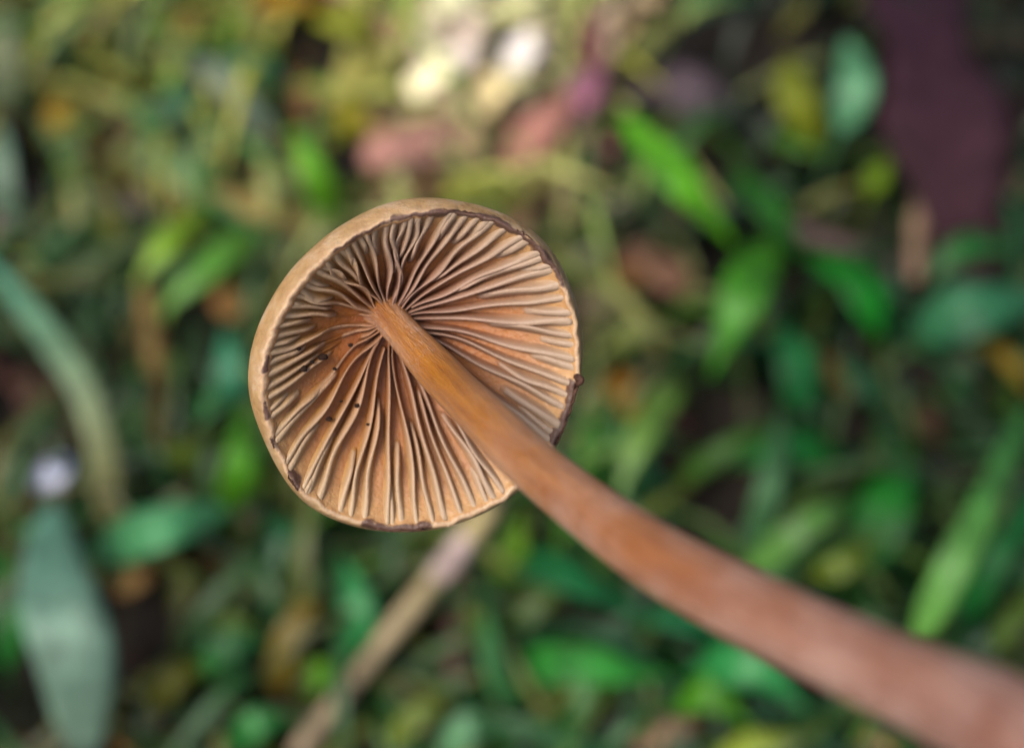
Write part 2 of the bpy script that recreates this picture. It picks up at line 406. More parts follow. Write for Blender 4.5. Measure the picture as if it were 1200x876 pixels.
veil((520,247),(556,251),0.3,2,thick=0.06); veil((604,270),(622,282),0.3,4,thick=0.07)
veil((676,443),(664,490),0.6,6,thick=0.14); veil((663,492),(650,520),0.45,7,thick=0.1)
veil((440,617),(496,618),0.4,8,thick=0.09); veil((338,556),(350,574),0.35,10,thick=0.08); veil((317,512),(323,524),0.35,11,thick=0.07)
# the hooked tag on the right margin
a = phi_of(677, 442); P0 = cap_pt(a, 1.0, 0.0); P1 = at_depth(681, 446, (P0-CAM)@FWD-0.2); P2 = at_depth(675, 452, (P0-CAM)@FWD)
Q = curve([cap_pt(a, 0.985, 0.2), P0, P1, P2], 12); V, F = tube(Q, 0.26*np.array([.6,.8,1,1.1,1.2,1.3,1.2,1.1,1,.9,.7,.3]), 8)
mesh_obj('veil_remnant', V, F, M_VEIL, cap)
# crumbs of dirt among the eaten gills
def crumb(px, py, size, seed):
    phi = phi_of(px, py)
    best = min(((to_px(cap_pt(phi, s, d_ceil(s)-0.35)), s) for s in np.linspace(0.1, 0.95, 40)), key=lambda q: math.hypot(q[0][0]-px, q[0][1]-py))
    s = best[1]; c = at_depth(px, py, (cap_pt(phi, s, d_edge(s)+0.35)-CAM)@FWD); size *= 0.78
    r = np.random.RandomState(seed); V = []; F = []
    for i in range(5):
        for k in range(8):
            th = math.pi*(i+0.5)/5; a = 2*math.pi*k/8
            V.append(c+size*r.uniform(0.7, 1.2)*np.array([math.sin(th)*math.cos(a)*1.25, math.sin(th)*math.sin(a), 0.7*math.cos(th)]))
    for i in range(4):
        for k in range(8): k2 = (k+1) % 8; F.append((i*8+k, i*8+k2, (i+1)*8+k2, (i+1)*8+k))
    F.append([0,1,2,3,4,5,6,7][::-1]); F.append([32+k for k in range(8)])
    mesh_obj('dirt_crumb', V, F, M_DIRT, cap)
for i, (x, y, z) in enumerate([(356,432,0.34),(379,418,0.40),(350,409,0.2),(411,404,0.24),(419,475,0.26),(386,491,0.30),(392,432,0.18),(366,424,0.2),(400,470,0.15),(431,497,0.15)]): crumb(x, y, z, i)

# ------------------------------------------------------------------ plants and litter behind
def strip(Pc, W, fold, side, cup=0.0, thick=0.18):
    """a leaf: spine points, half widths, raised edges, a thin closed sheet"""
    n = len(Pc); T = np.gradient(Pc, axis=0); T /= np.linalg.norm(T, axis=1)[:, None]+1e-9
    S = np.array([norm(side-(side@t)*t) for t in T]); N = np.cross(S, T)
    for i in range(n):
        if N[i][2] < 0: N[i] = -N[i]
    cols = (-1, -0.55, 0, 0.55, 1); V = []
    for lay in (0, 1):
        for i in range(n):
            for c in cols: V.append(Pc[i]+S[i]*c*W[i]+N[i]*(fold*abs(c)*W[i]-cup*c*c*W[i]-lay*thick))
    F = []; m = 5; B = n*m
    for i in range(n-1):
        for j in range(m-1):
            a = i*m+j; F.append((a, a+1, a+m+1, a+m)); F.append((B+a, B+a+m, B+a+m+1, B+a+1))
        a = i*m; F.append((a, a+m, B+a+m, B+a)); a = i*m+m-1; F.append((a, B+a, B+a+m, a+m))
    F.append((0, 1, 2, 3, 4, B+4, B+3, B+2, B+1, B)[::-1]); a = (n-1)*m; F.append((a, a+1, a+2, a+3, a+4, B+a+4, B+a+3, B+a+2, B+a+1, B+a))
    return V, F
PROF = {'ovate': lambda t: math.sin(math.pi*t**0.8)**0.8, 'lance': lambda t: math.sin(math.pi*t**0.7)**1.15, 'blade': lambda t: (min(1, t*5+0.35))*(1-t**5)**0.9,
        'round': lambda t: math.sqrt(max(0, 1-(2*t-1)**2)), 'torn': lambda t: (0.55+0.45*math.sin(math.pi*t))*(1+0.25*math.sin(13*t))*min(1, (1-t)*8+0.3)}
def leaf(name, pts, wpx, col, label, cat, shape='lance', group=None, col2=None, dead=False, fold=0.25, roll=0.0, stalk=True, k=None, flat=False):
    """pts: (x, y, height in mm) of the spine from base to tip; built at its own height over the soil"""
    W3 = np.array([at_z(x, y, z) for (x, y, z) in pts]); n = 14 if len(pts) < 4 else 20
    W3[0] += (W3[0]-W3[1])*0.1; W3[-1] += (W3[-1]-W3[-2])*0.12
    Pc = curve(W3, n); mid = Pc[n//2]; dd = (mid-CAM)@FWD
    hw = wpx*0.45*dd*TAN/600
    T = norm(Pc[-1]-Pc[0]); side = np.cross(T, np.array([0, 0, 1.0]));
    if np.linalg.norm(side) < 0.2: side = RGT.copy()
    side = norm(side); up = np.cross(side, T); side = norm(side*math.cos(roll)+up*math.sin(roll))
    W = np.array([max(0.04, PROF[shape](i/(n-1)))*hw for i in range(n)])
    L = np.linalg.norm(Pc[-1]-Pc[0])
    rl = random.Random(label); Pc += np.sin(np.linspace(0, math.pi, n))[:, None]*side*L*rl.uniform(-0.09, 0.09)*(0.3 if flat else 1); fold *= rl.uniform(0.6, 2.4)
    ry = rl.uniform(-0.55, 0.55)*(not flat); side = norm(side*math.cos(ry)+up*math.sin(ry))
    Pc[:, 2] += np.sin(np.linspace(0, math.pi, n))*rl.uniform(0.02, 0.12)*L; W = W*(1+0.07*np.sin(np.linspace(0, rl.uniform(6, 14), n)+rl.uniform(0, 6)))
    V, F = strip(Pc, W, fold, side, cup=fold*0.8, thick=0.25)
    gk = np.array([1.0, 1.0, 1.0]) if dead or name == 'petal' else (np.array([1.0, 1.1, 0.95]) if col[2] >= col[0] else np.array([1.15, 1.05, 0.75]))  # teal leaves keep their blue: glaucous tint plus sky sheen in the colour
    rl = random.Random(label); bend = rl.uniform(-0.14, 0.14); gk = gk*rl.uniform(0.85, 1.1)
    c1 = pig(col, k)*gk; c2 = pig(col2, k)*gk if col2 else c1
    t = np.repeat(np.linspace(0, 1, n), 5); t = np.r_[t, t]
    mid_l = np.tile(np.array([0, 0, 1, 0, 0]), 2*n)
    cc = c1+(c2-c1)*t[:, None]; cc = cc*(1+0.12*mid_l[:, None])
    e = empty(name, (Pc[0][0], Pc[0][1], max(0, Pc[0][2]-0.3) if not stalk or dead else 0.0)); tag(e, label, cat, group)
    mt = M_DEAD if dead else M_GREEN
    shift(e, mesh_obj('leaf_blade', V, F, mt, None, cc))
    Pm = Pc[1:-1]-np.array([0, 0, 0.32]); V, F = tube(Pm, np.linspace(0.09, 0.035, len(Pm))*max(1.0, hw*0.5), 5)
    shift(e, mesh_obj('midrib', V, F, mt, None, np.tile(c1*1.1, (len(V), 1))))
    if stalk and not dead and Pc[0][2] > 2:
        b = Pc[0]; d = norm(Pc[0]-Pc[2]); g_ = b+d*b[2]*0.5; g_[2] = -3.5
        Ps = curve([b, b*0.55+g_*0.45+d*b[2]*0.12, g_], 8); V, F = tube(Ps, np.linspace(0.35, 0.55, 8), 6)
        shift(e, mesh_obj('stalk', V, F, mt, None, np.tile(c1*0.9, (len(V), 1))))
    return e
def twig(name, pts, wpx, col, label, cat, group=None, col2=None, node=None):
    W3 = np.array([at_z(x, y, z) for (x, y, z) in pts]); n = 24; Pc = curve(W3, n); hw = wpx*0.5*((Pc[n//2]-CAM)@FWD)*TAN/600
    R = hw*(1+0.1*np.sin(np.linspace(0, 14, n))); R[0] *= 0.8; R[-1] *= 0.7
    c1 = pig(col); c2 = pig(col2) if col2 else c1
    e = empty(name, (Pc[0][0], Pc[0][1], max(0, Pc[0][2]-hw))); tag(e, label, cat, group)
    V, F = tube(Pc, R, 8); t = np.r_[np.repeat(np.linspace(0, 1, n), 8), 0, 1]
    shift(e, mesh_obj('stalk', V, F, M_DEAD, None, c1+(c2-c1)*t[:, None]))
    if node:
        i = int(node[0]*n); Pn = Pc[i-2:i+4]; V, F = tube(curve(Pn, 9), hw*np.array([0.9, 1.08, 1.16, 1.2, 1.2, 1.18, 1.15, 1.1, 0.95]), 10)
        nd = shift(e, mesh_obj('node_sheath', V, F, M_DEAD, None, np.tile(pig(node[1]), (len(V), 1)))); nd['label'] = 'pale pinkish swollen sheath'
    return e

GL, DL, GB = 'living leaves behind the mushroom', 'dead leaves on the ground', 'grass blades behind the mushroom'
# ---- top left
leaf('herb_leaf', [(330,95,9),(300,82,12),(268,66,11)], 42, (62,138,105), 'small teal green leaf beside a dark gap near the top left', 'leaf', 'ovate', GL)
leaf('herb_leaf', [(178,158,8),(205,132,12),(235,102,11)], 50, (88,138,100), 'teal green oval leaf left of the grey blade at top left', 'leaf', 'ovate', GL)
leaf('grass_blade', [(318,165,6),(265,110,12),(215,62,10)], 34, (122,136,122), 'grey green blade slanting between two teal leaves at top left', 'grass blade', 'blade', GB)
leaf('dead_leaf', [(268,8,2),(315,14,4),(372,6,3)], 44, (205,145,45), 'orange dead leaf at the top edge, left of centre', 'leaf', 'ovate', DL, dead=True)
leaf('herb_leaf', [(18,84,8),(45,60,12),(62,36,11)], 40, (150,160,38), 'yellow green leaf in the top left corner', 'leaf', 'ovate', GL)
leaf('grass_blade', [(2,130,6),(8,60,13),(4,10,12)], 34, (150,168,145), 'pale grey green blade on the left edge near the top', 'grass blade', 'blade', GB)
leaf('grass_blade', [(12,260,6),(10,200,12),(2,150,12)], 34, (140,165,145), 'pale grey green blade on the left edge above the pink dead leaf', 'grass blade', 'blade', GB)
leaf('dead_leaf', [(52,150,2),(70,134,5),(92,118,4)], 36, (185,145,45), 'small mustard yellow dead leaf near the top left', 'leaf', 'ovate', DL, dead=True)
leaf('herb_leaf', [(260,245,8),(222,208,14),(182,176,13)], 56, (105,160,95), 'soft green leaf crossed by a tan blade at upper left', 'leaf', 'ovate', GL)
leaf('dry_grass_blade', [(200,212,8),(285,240,12),(380,272,9)], 30, (175,150,90), 'tan dry blade reaching from the soft green leaf to the cap', 'grass blade', 'blade', DL, dead=True)
leaf('herb_leaf', [(395,262,10),(368,205,22),(342,148,24)], 42, (115,195,45), 'vivid lime green leaf just above the cap on its left', 'leaf', 'lance', GL, flat=True)
leaf('herb_leaf', [(240,240,9),(200,285,16),(160,330,14)], 38, (130,180,42), 'yellowish bright green leaf, upper of a slanting pair left of the cap', 'leaf', 'lance', GL, flat=True)
leaf('herb_leaf', [(292,272,11),(244,315,20),(192,362,18)], 46, (112,190,78), 'bright green leaf, lower of a slanting pair left of the cap', 'leaf', 'lance', GL, flat=True)
leaf('dead_leaf', [(150,290,2),(155,250,5),(160,215,4)], 40, (175,150,140), 'pinkish beige dead leaf left of the yellowish green leaf', 'leaf', 'ovate', DL, dead=True)
leaf('dead_leaf', [(-5,280,2),(15,250,5),(40,228,4)], 46, (160,110,118), 'pink dead leaf on the left edge', 'leaf', 'ovate', DL, dead=True)
leaf('herb_leaf', [(375,18,8),(405,30,13),(440,40,11)], 40, (165,178,60), 'yellow green leaf at the top, left of the cream litter', 'leaf', 'ovate', GL)
leaf('herb_leaf', [(450,60,6),(412,88,10),(382,120,9)], 46, (190,190,110), 'pale yellow leaf left of the cream litter', 'leaf', 'ovate', GL)
leaf('herb_leaf', [(440,165,6),(415,140,11),(398,112,10)], 36, (170,168,40), 'mustard green leaf above the vivid lime leaf', 'leaf', 'ovate', GL, flat=True)
leaf('grass_blade', [(95,40,4),(140,18,9),(175,-10,8)], 34, (110,98,84), 'brownish grey blade at the top left edge', 'grass blade', 'blade', GB)
leaf('grass_blade', [(80,175,5),(95,215,11),(85,275,9)], 30, (120,125,55), 'olive blade standing near the left edge', 'grass blade', 'blade', GB)
leaf('grass_blade', [(190,20,5),(215,45,10),(245,12,9)], 40, (150,135,65), 'olive yellow blade between grey blade and orange leaf', 'grass blade', 'blade', GB)
leaf('dead_leaf', [(345,85,3),(352,112,6),(360,140,5)], 28, (185,130,90), 'orange tan dead leaf above the vivid lime leaf', 'leaf', 'ovate', DL, dead=True, flat=True)
leaf('grass_blade', [(60,345,8),(110,310,14),(175,282,12)], 26, (100,125,85), 'thin grey green blade left of the slanting pair of leaves', 'grass blade', 'blade', GB, flat=True)
# ---- top centre: pale litter, with the sun patch raised into its colour
leaf('dead_leaf', [(500,30,13),(530,8,16),(565,-14,15)], 40, (250,245,195), 'cream pale leaf at the top edge, left in the bright litter', 'leaf', 'torn', DL, dead=True, k=0.68)
leaf('dead_leaf', [(560,22,13),(592,6,16),(630,-8,15)], 37, (245,240,180), 'yellowish cream leaf at the top edge, right in the bright litter', 'leaf', 'torn', DL, dead=True, k=0.68)
leaf('dead_leaf', [(482,108,13),(505,88,16),(520,58,16)], 40, (245,235,190), 'cream leaf at the lower left of the bright litter', 'leaf', 'torn', DL, dead=True, k=0.68)
leaf('dead_leaf', [(520,100,13),(536,78,16),(560,56,16)], 37, (240,222,205), 'pinkish cream leaf in the middle of the bright litter', 'leaf', 'torn', DL, dead=True, k=0.68)
leaf('dead_leaf', [(540,60,12),(552,40,15),(558,16,14)], 35, (235,212,190), 'beige pink leaf above the middle of the bright litter', 'leaf', 'torn', DL, dead=True, k=0.68)
leaf('dead_leaf', [(598,92,13),(612,64,18),(618,38,17)], 45, (255,245,235), 'whitest dead leaf, on the right of the bright litter', 'leaf', 'torn', DL, dead=True, k=0.68)
leaf('dead_leaf', [(575,110,13),(600,96,16),(630,92,15)], 37, (232,224,160), 'straw yellow leaf below the whitest dead leaf', 'leaf', 'torn', DL, dead=True, k=0.68)
leaf('dead_leaf', [(560,130,12),(580,112,15),(572,86,14)], 40, (225,205,150), 'beige leaf at the bottom of the bright litter', 'leaf', 'torn', DL, dead=True, k=0.68)
leaf('dead_leaf', [(640,70,12),(634,44,15),(640,18,14)], 37, (205,190,150), 'dull beige leaf right of the whitest dead leaf', 'leaf', 'torn', DL, dead=True, k=0.68)
leaf('dead_leaf', [(492,60,12),(508,40,15),(512,14,14)], 37, (225,205,175), 'pale tan leaf left of the beige pink leaf in the litter', 'leaf', 'torn', DL, dead=True, k=0.68)
leaf('dead_leaf', [(512,140,12),(530,124,15),(552,118,14)], 40, (215,190,150), 'pale tan leaf just above the salmon pink leaf', 'leaf', 'torn', DL, dead=True, k=0.68)
leaf('dead_leaf', [(430,180,12),(490,165,16),(540,150,15)], 56, (205,150,135), 'salmon pink dead leaf above the cap', 'leaf', 'torn', DL, dead=True)
leaf('dead_leaf', [(590,190,12),(635,140,17),(672,100,16)], 56, (198,138,122), 'coral pink dead leaf above the right of the cap', 'leaf', 'lance', DL, dead=True)
leaf('dead_leaf', [(668,150,12),(688,115,16),(712,80,15)], 44, (178,118,138), 'mauve pink dead leaf right of the coral pink one', 'leaf', 'ovate', DL, dead=True)
leaf('dead_leaf', [(555,190,12),(556,165,15),(558,140,14)], 36, (218,192,140), 'small beige dead leaf between the salmon and coral leaves', 'leaf', 'ovate', DL, dead=True)
leaf('dead_leaf', [(440,190,2),(480,206,6),(530,212,5)], 40, (195,148,112), 'tan dead leaf touching the top of the cap in view', 'leaf', 'torn', DL, dead=True)
leaf('dead_leaf', [(440,60,3),(480,35,7),(505,-5,6)], 46, (182,138,118), 'brownish pink dead leaf left of the cream leaves', 'leaf', 'lance', DL, dead=True)
leaf('dead_leaf', [(665,20,12),(690,45,16),(696,85,15)], 40, (170,105,100), 'dusky red dead leaf right of the bright litter', 'leaf', 'ovate', DL, dead=True)
leaf('dead_leaf', [(610,235,3),(660,215,7),(722,205,6)], 34, (185,140,120), 'pinkish tan dead leaf right above the cap', 'leaf', 'lance', DL, dead=True)
leaf('herb_leaf', [(590,235,7),(640,205,11),(690,182,10)], 32, (165,170,95), 'pale olive leaf right above the cap', 'leaf', 'lance', GL)
leaf('herb_leaf', [(520,232,7),(555,225,11),(592,238,9)], 30, (170,180,55), 'yellow green leaf peeking over the top of the cap', 'leaf', 'lance', GL)
leaf('dead_leaf', [(470,140,11),(440,150,14),(435,118,14)], 36, (200,165,110), 'straw coloured dead leaf left of the salmon leaf', 'leaf', 'ovate', DL, dead=True)
# ---- top right
leaf('dead_leaf', [(1058,-30,8),(1080,60,14),(1108,180,16),(1138,325,10)], 150, (80,50,68), 'large dark purple fallen leaf at the upper right', 'leaf', 'torn', DL, dead=True, k=0.2, flat=True, col2=(100,64,74), fold=0.45)
leaf('dead_leaf', [(740,95,3),(800,110,8),(860,150,6)], 95, (98,84,90), 'broad grey mauve fallen leaf at the top, right of centre', 'leaf', 'ovate', DL, dead=True)
leaf('herb_leaf', [(735,142,43),(795,215,49),(858,285,39)], 56, (98,185,32), 'bright green lance leaf pointing up left, right of the bright litter', 'leaf', 'lance', GL, flat=True)
leaf('herb_leaf', [(902,285,26),(868,352,34),(835,435,28)], 66, (72,160,28), 'bright green broad leaf right of the cap, below the lance leaf', 'leaf', 'lance', GL, flat=True)
leaf('herb_leaf', [(868,205,14),(908,248,20),(942,300,16)], 50, (45,125,30), 'mid green leaf right of the bright lance leaf', 'leaf', 'lance', GL)
leaf('herb_leaf', [(958,165,14),(938,115,20),(925,70,18)], 54, (125,140,25), 'olive yellow leaf at the top right', 'leaf', 'ovate', GL)
leaf('herb_leaf', [(985,150,18),(1000,100,24),(992,50,22)], 54, (105,168,125), 'pale teal leaf right of the olive yellow leaf', 'leaf', 'ovate', GL)
leaf('herb_leaf', [(1000,170,8),(950,170,12),(900,160,10)], 44, (60,110,28), 'dark olive leaf under the olive yellow and teal pair', 'leaf', 'ovate', GL)
leaf('herb_leaf', [(1020,228,12),(1031,208,16),(1042,190,15)], 30, (115,155,30), 'small yellow green leaf on the edge of the purple leaf', 'leaf', 'ovate', GL)
leaf('grass_blade', [(720,85,6),(770,45,13),(810,5,12)], 34, (125,135,80), 'grey olive blade at the top edge right of the litter', 'grass blade', 'blade', GB)
leaf('herb_leaf', [(790,30,8),(830,12,12),(880,-4,11)], 46, (60,110,65), 'dark teal leaf at the top edge above the mauve leaf', 'leaf', 'ovate', GL)
leaf('dead_leaf', [(730,290,3),(770,318,8),(815,345,6)], 52, (150,112,90), 'tan brown dead leaf right of the cap', 'leaf', 'torn', DL, dead=True)
leaf('dead_leaf', [(705,310,3),(725,325,6),(760,330,5)], 34, (150,98,50), 'rusty dead leaf close to the right of the cap', 'leaf', 'ovate', DL, dead=True)
twig('twig', [(925,268,4),(990,290,8),(1065,318,4)], 24, (140,118,112), 'pinkish grey twig below the purple leaf', 'twig', col2=(100,80,84))
twig('dry_stalk', [(1092,190,10),(1076,255,10),(1072,330,5)], 20, (165,135,112), 'thin tan stalk lying along the edge of the purple leaf', 'stalk')
twig('dry_stalk', [(1205,190,8),(1180,240,9),(1160,290,5)], 18, (130,108,98), 'thin grey brown stalk at the right edge by the purple leaf', 'stalk')
twig('twig', [(1040,52,6),(1120,48,9),(1210,46,7)], 22, (78,72,58), 'dark twig across the top right corner', 'twig')
# ---- right
leaf('herb_leaf', [(1075,385,14),(1140,368,20),(1215,350,18)], 84, (58,128,88), 'broad teal leaf on the right edge', 'leaf', 'ovate', GL, flat=True)
leaf('herb_leaf', [(1215,285,10),(1140,305,15),(1090,335,13)], 44, (40,105,42), 'dark green leaf above the broad teal leaf', 'leaf', 'lance', GL)
leaf('herb_leaf', [(950,300,12),(990,345,18),(1025,395,16)], 76, (22,130,26), 'deep green leaf right of the bright broad leaf', 'leaf', 'ovate', GL)
leaf('herb_leaf', [(940,480,10),(925,430,15),(912,380,13)], 62, (40,120,62), 'teal green leaf below the bright broad leaf', 'leaf', 'ovate', GL)
leaf('herb_leaf', [(1035,470,8),(1010,445,12),(985,420,10)], 44, (62,125,85), 'small teal leaf beside a brown dead leaf at right', 'leaf', 'ovate', GL)
leaf('dead_leaf', [(945,420,3),(975,440,7),(990,462,6)], 42, (125,92,55), 'brown dead leaf left of the small teal leaf at right', 'leaf', 'ovate', DL, dead=True)
leaf('grass_blade', [(1075,745,36),(1105,660,42),(1150,570,38),(1200,480,26)], 42, (108,178,85), 'broad pale green blade leaning beside the stem at lower right', 'grass blade', 'blade', GB, col2=(55,130,75), flat=True)
leaf('herb_leaf', [(880,668,16),(938,625,24),(998,582,22)], 46, (95,155,78), 'pale green leaf just above the stem on the right', 'leaf', 'lance', GL, flat=True)
leaf('herb_leaf', [(950,672,10),(985,668,14),(1020,640,13)], 38, (105,130,45), 'yellow olive leaf between stem and pale green leaf', 'leaf', 'ovate', GL)
leaf('herb_leaf', [(1000,670,8),(1035,600,14),(1060,530,12)], 80, (12,112,18), 'large deep green leaf left of the broad pale blade', 'leaf', 'ovate', GL)
leaf('grass_blade', [(880,640,12),(900,570,20),(915,490,18)], 34, (80,128,82), 'grey green upright blade right of the orange dead leaf', 'grass blade', 'blade', GB)
leaf('herb_leaf', [(990,545,8),(930,530,14),(860,545,12)], 56, (25,115,40), 'deep green leaf lying across below the dark gap', 'leaf', 'lance', GL)
leaf('herb_leaf', [(800,455,14),(765,515,22),(725,590,20)], 42, (105,150,72), 'pale green leaf beside the stem right of the cap', 'leaf', 'lance', GL)
leaf('dead_leaf', [(725,435,4),(736,460,8),(745,492,7)], 42, (195,122,12), 'orange dead leaf right of the cap', 'leaf', 'ovate', DL, dead=True)
leaf('herb_leaf', [(690,570,12),(685,530,18),(690,470,16)], 44, (70,150,60), 'green leaf touching the dark veil tag of the cap in view', 'leaf', 'lance', GL)
leaf('herb_leaf', [(720,410,6),(745,390,10),(775,372,9)], 38, (110,128,30), 'olive leaf right of the cap above the orange leaf', 'leaf', 'ovate', GL)
leaf('dead_leaf', [(670,330,3),(695,355,6),(720,370,5)], 44, (138,125,98), 'grey beige dead leaf against the right rim of the cap in view', 'leaf', 'ovate', DL, dead=True)
leaf('dry_grass_blade', [(1135,395,8),(1170,425,12),(1205,460,9)], 24, (140,118,38), 'short mustard dry blade at the right edge', 'grass blade', 'blade', DL, dead=True)
leaf('grass_blade', [(1130,720,10),(1165,650,20),(1215,580,18)], 36, (28,115,48), 'dark green blade right of the broad pale blade', 'grass blade', 'blade', GB)
leaf('grass_blade', [(1150,760,10),(1180,725,16),(1215,680,14)], 34, (95,130,50), 'olive green blade at the right edge above the stem', 'grass blade', 'blade', GB)
leaf('grass_blade', [(800,560,8),(850,530,14),(905,500,12)], 30, (60,105,40), 'olive green blade between the two dark gaps', 'grass blade', 'blade', GB)
leaf('dead_leaf', [(1050,540,3),(1080,500,6),(1110,520,5)], 46, (85,62,48), 'dull brown dead leaf right of the deep green leaf', 'leaf', 'torn', DL, dead=True)
# ---- left
leaf('grass_blade', [(128,610,16),(112,500,24),(55,400,26),(-20,300,20)], 38, (165,160,110), 'long grey teal blade with tan base crossing the left side', 'grass blade', 'blade', GB, col2=(95,185,175), flat=True)
leaf('herb_leaf', [(98,885,20),(88,780,30),(62,690,32),(58,600,24)], 98, (140,165,150), 'large pale grey teal leaf at the lower left', 'leaf', 'round', GL, col2=(115,168,152), flat=True)
leaf('herb_leaf', [(110,645,18),(185,622,28),(262,598,24)], 70, (85,160,108), 'teal green oval leaf below left of the cap', 'leaf', 'ovate', GL, flat=True)
leaf('dead_leaf', [(-5,590,3),(30,600,7),(68,612,6)], 40, (175,125,62), 'ochre dead leaf under the white petal', 'leaf', 'ovate', DL, dead=True)
leaf('petal', [(44,580,10),(60,558,14),(76,536,13)], 40, (225,230,255), 'small white lavender petal on the left', 'petal', 'round', None, k=0.6, stalk=False, flat=True)
twig('dry_stalk', [(172,330,8),(182,420,12),(188,535,6)], 26, (150,125,75), 'tan dry stalk standing left of the cap', 'stalk')
leaf('herb_leaf', [(270,600,14),(282,545,24),(284,475,22)], 44, (92,175,42), 'bright green leaf left of the lower cap rim', 'leaf', 'lance', GL)
leaf('herb_leaf', [(268,480,10),(262,430,16),(262,385,14)], 42, (62,140,105), 'teal leaf left of the cap beside a dark gap', 'leaf', 'lance', GL)
leaf('herb_leaf', [(225,500,8),(245,475,14),(272,465,12)], 44, (70,135,80), 'grey green leaf under the teal leaf left of the cap', 'leaf', 'ovate', GL)
leaf('dead_leaf', [(250,352,3),(272,362,8),(292,350,7)], 42, (185,140,85), 'tan orange dead leaf close to the left of the cap', 'leaf', 'ovate', DL, dead=True)
leaf('herb_leaf', [(185,520,8),(215,530,13),(245,545,11)], 40, (95,120,28), 'olive leaf right of the tan dry stalk', 'leaf', 'ovate', GL)
leaf('herb_leaf', [(150,520,6),(158,465,11),(150,420,10)], 32, (75,130,60), 'green leaf between the tan stalk and the long teal blade', 'leaf', 'lance', GL)
leaf('dead_leaf', [(20,440,2),(45,465,5),(75,490,4)], 54, (110,78,68), 'brown dead leaf under the long teal blade', 'leaf', 'torn', DL, dead=True)
leaf('dead_leaf', [(100,400,2),(125,420,5),(150,440,4)], 44, (95,66,58), 'dark reddish brown dead leaf right of the long teal blade', 'leaf', 'torn', DL, dead=True)
leaf('herb_leaf', [(10,780,8),(18,710,14),(0,640,12)], 44, (28,118,32), 'deep green leaf at the lower left edge', 'leaf', 'lance', GL)
leaf('dead_leaf', [(135,690,3),(160,680,7),(185,665,6)], 40, (165,130,80), 'tan dead leaf under the teal green oval leaf', 'leaf', 'ovate', DL, dead=True)
leaf('dead_leaf', [(250,640,3),(258,665,6),(262,695,5)], 32, (165,85,28), 'rusty dead leaf right of the teal green oval leaf', 'leaf', 'ovate', DL, dead=True)
# ---- bottom left and centre
leaf('herb_leaf', [(215,730,8),(218,690,14),(210,655,13)], 32, (115,125,35), 'olive upright leaf right of the large pale leaf', 'leaf', 'lance', GL)
leaf('herb_leaf', [(170,830,8),(200,800,14),(235,780,12)], 50, (125,130,45), 'yellow olive leaf at the bottom left', 'leaf', 'ovate', GL)
leaf('herb_leaf', [(230,790,10),(270,765,16),(315,755,14)], 46, (62,135,70), 'green leaf at the bottom left beside the yellow olive leaf', 'leaf', 'lance', GL)
leaf('herb_leaf', [(235,735,10),(270,725,15),(310,740,13)], 40, (105,140,70), 'pale green leaf above the green leaf at bottom left', 'leaf', 'lance', GL)
leaf('herb_leaf', [(405,770,10),(412,715,17),(402,655,16)], 52, (55,145,82), 'teal green leaf left of the straw stalk', 'leaf', 'lance', GL)
leaf('grass_blade', [(325,805,6),(345,740,14),(385,665,12)], 38, (140,125,55), 'mustard olive blade left of the teal leaf at bottom', 'grass blade', 'blade', GB)
leaf('dead_leaf', [(135,865,2),(160,858,6),(190,850,5)], 40, (185,130,75), 'orange tan dead leaf at the bottom edge on the left', 'leaf', 'ovate', DL, dead=True)
twig('straw_stalk', [(580,585,24),(520,665,22),(455,745,18),(345,885,9)], 25, (225,205,145), 'pale straw stalk with pink swollen node below the cap', 'stalk', col2=(190,168,140), node=(0.28, (245,215,205)))
twig('twig', [(560,625,4),(543,700,7),(528,810,3)], 36, (128,88,84), 'mauve brown twig right of the straw stalk', 'twig')
leaf('herb_leaf', [(610,830,10),(592,775,20),(572,710,18)], 42, (82,145,85), 'grey green leaf right of the mauve twig', 'leaf', 'lance', GL)
leaf('herb_leaf', [(590,650,10),(670,672,18),(755,720,14)], 74, (38,128,70), 'broad teal green leaf under the stem, right of the straw stalk', 'leaf', 'lance', GL)
leaf('herb_leaf', [(600,770,8),(690,770,15),(790,790,12)], 58, (52,140,52), 'green leaf lying across below the broad teal leaf', 'leaf', 'lance', GL)
leaf('herb_leaf', [(585,690,8),(598,640,15),(612,590,13)], 44, (105,155,35), 'yellow green leaf just below the cap beside the stem', 'leaf', 'lance', GL)
leaf('herb_leaf', [(355,810,6),(375,795,12),(400,782,11)], 44, (85,150,28), 'yellow green leaf left of the straw stalk near the bottom', 'leaf', 'ovate', GL)
leaf('herb_leaf', [(455,875,8),(490,845,15),(530,825,13)], 44, (125,150,75), 'pale olive leaf at the bottom beside the straw stalk', 'leaf', 'lance', GL)
leaf('herb_leaf', [(520,885,8),(550,860,14),(590,850,12)], 50, (110,160,120), 'pale teal leaf at the bottom edge, centre', 'leaf', 'lance', GL)
leaf('dead_leaf', [(740,870,2),(775,850,6),(810,845,5)], 48, (185,150,125), 'pinkish beige dead leaf at the bottom edge under the stem', 'leaf', 'torn', DL, dead=True)
leaf('herb_leaf', [(810,790,10),(870,790,18),(940,830,16)], 66, (52,148,78), 'teal green leaf below the stem at the bottom right', 'leaf', 'lance', GL)
leaf('herb_leaf', [(790,830,8),(830,810,14),(880,850,12)], 50, (85,165,35), 'bright green leaf at the bottom edge under the stem', 'leaf', 'lance', GL)
leaf('herb_leaf', [(840,885,8),(890,868,15),(950,860,13)], 40, (165,195,85), 'pale lime leaf at the bottom edge right of centre', 'leaf', 'lance', GL)
leaf('herb_leaf', [(880,760,8),(800,735,14),(735,730,12)], 46, (30,120,70), 'dark teal leaf tucked under the stem', 'leaf', 'lance', GL)
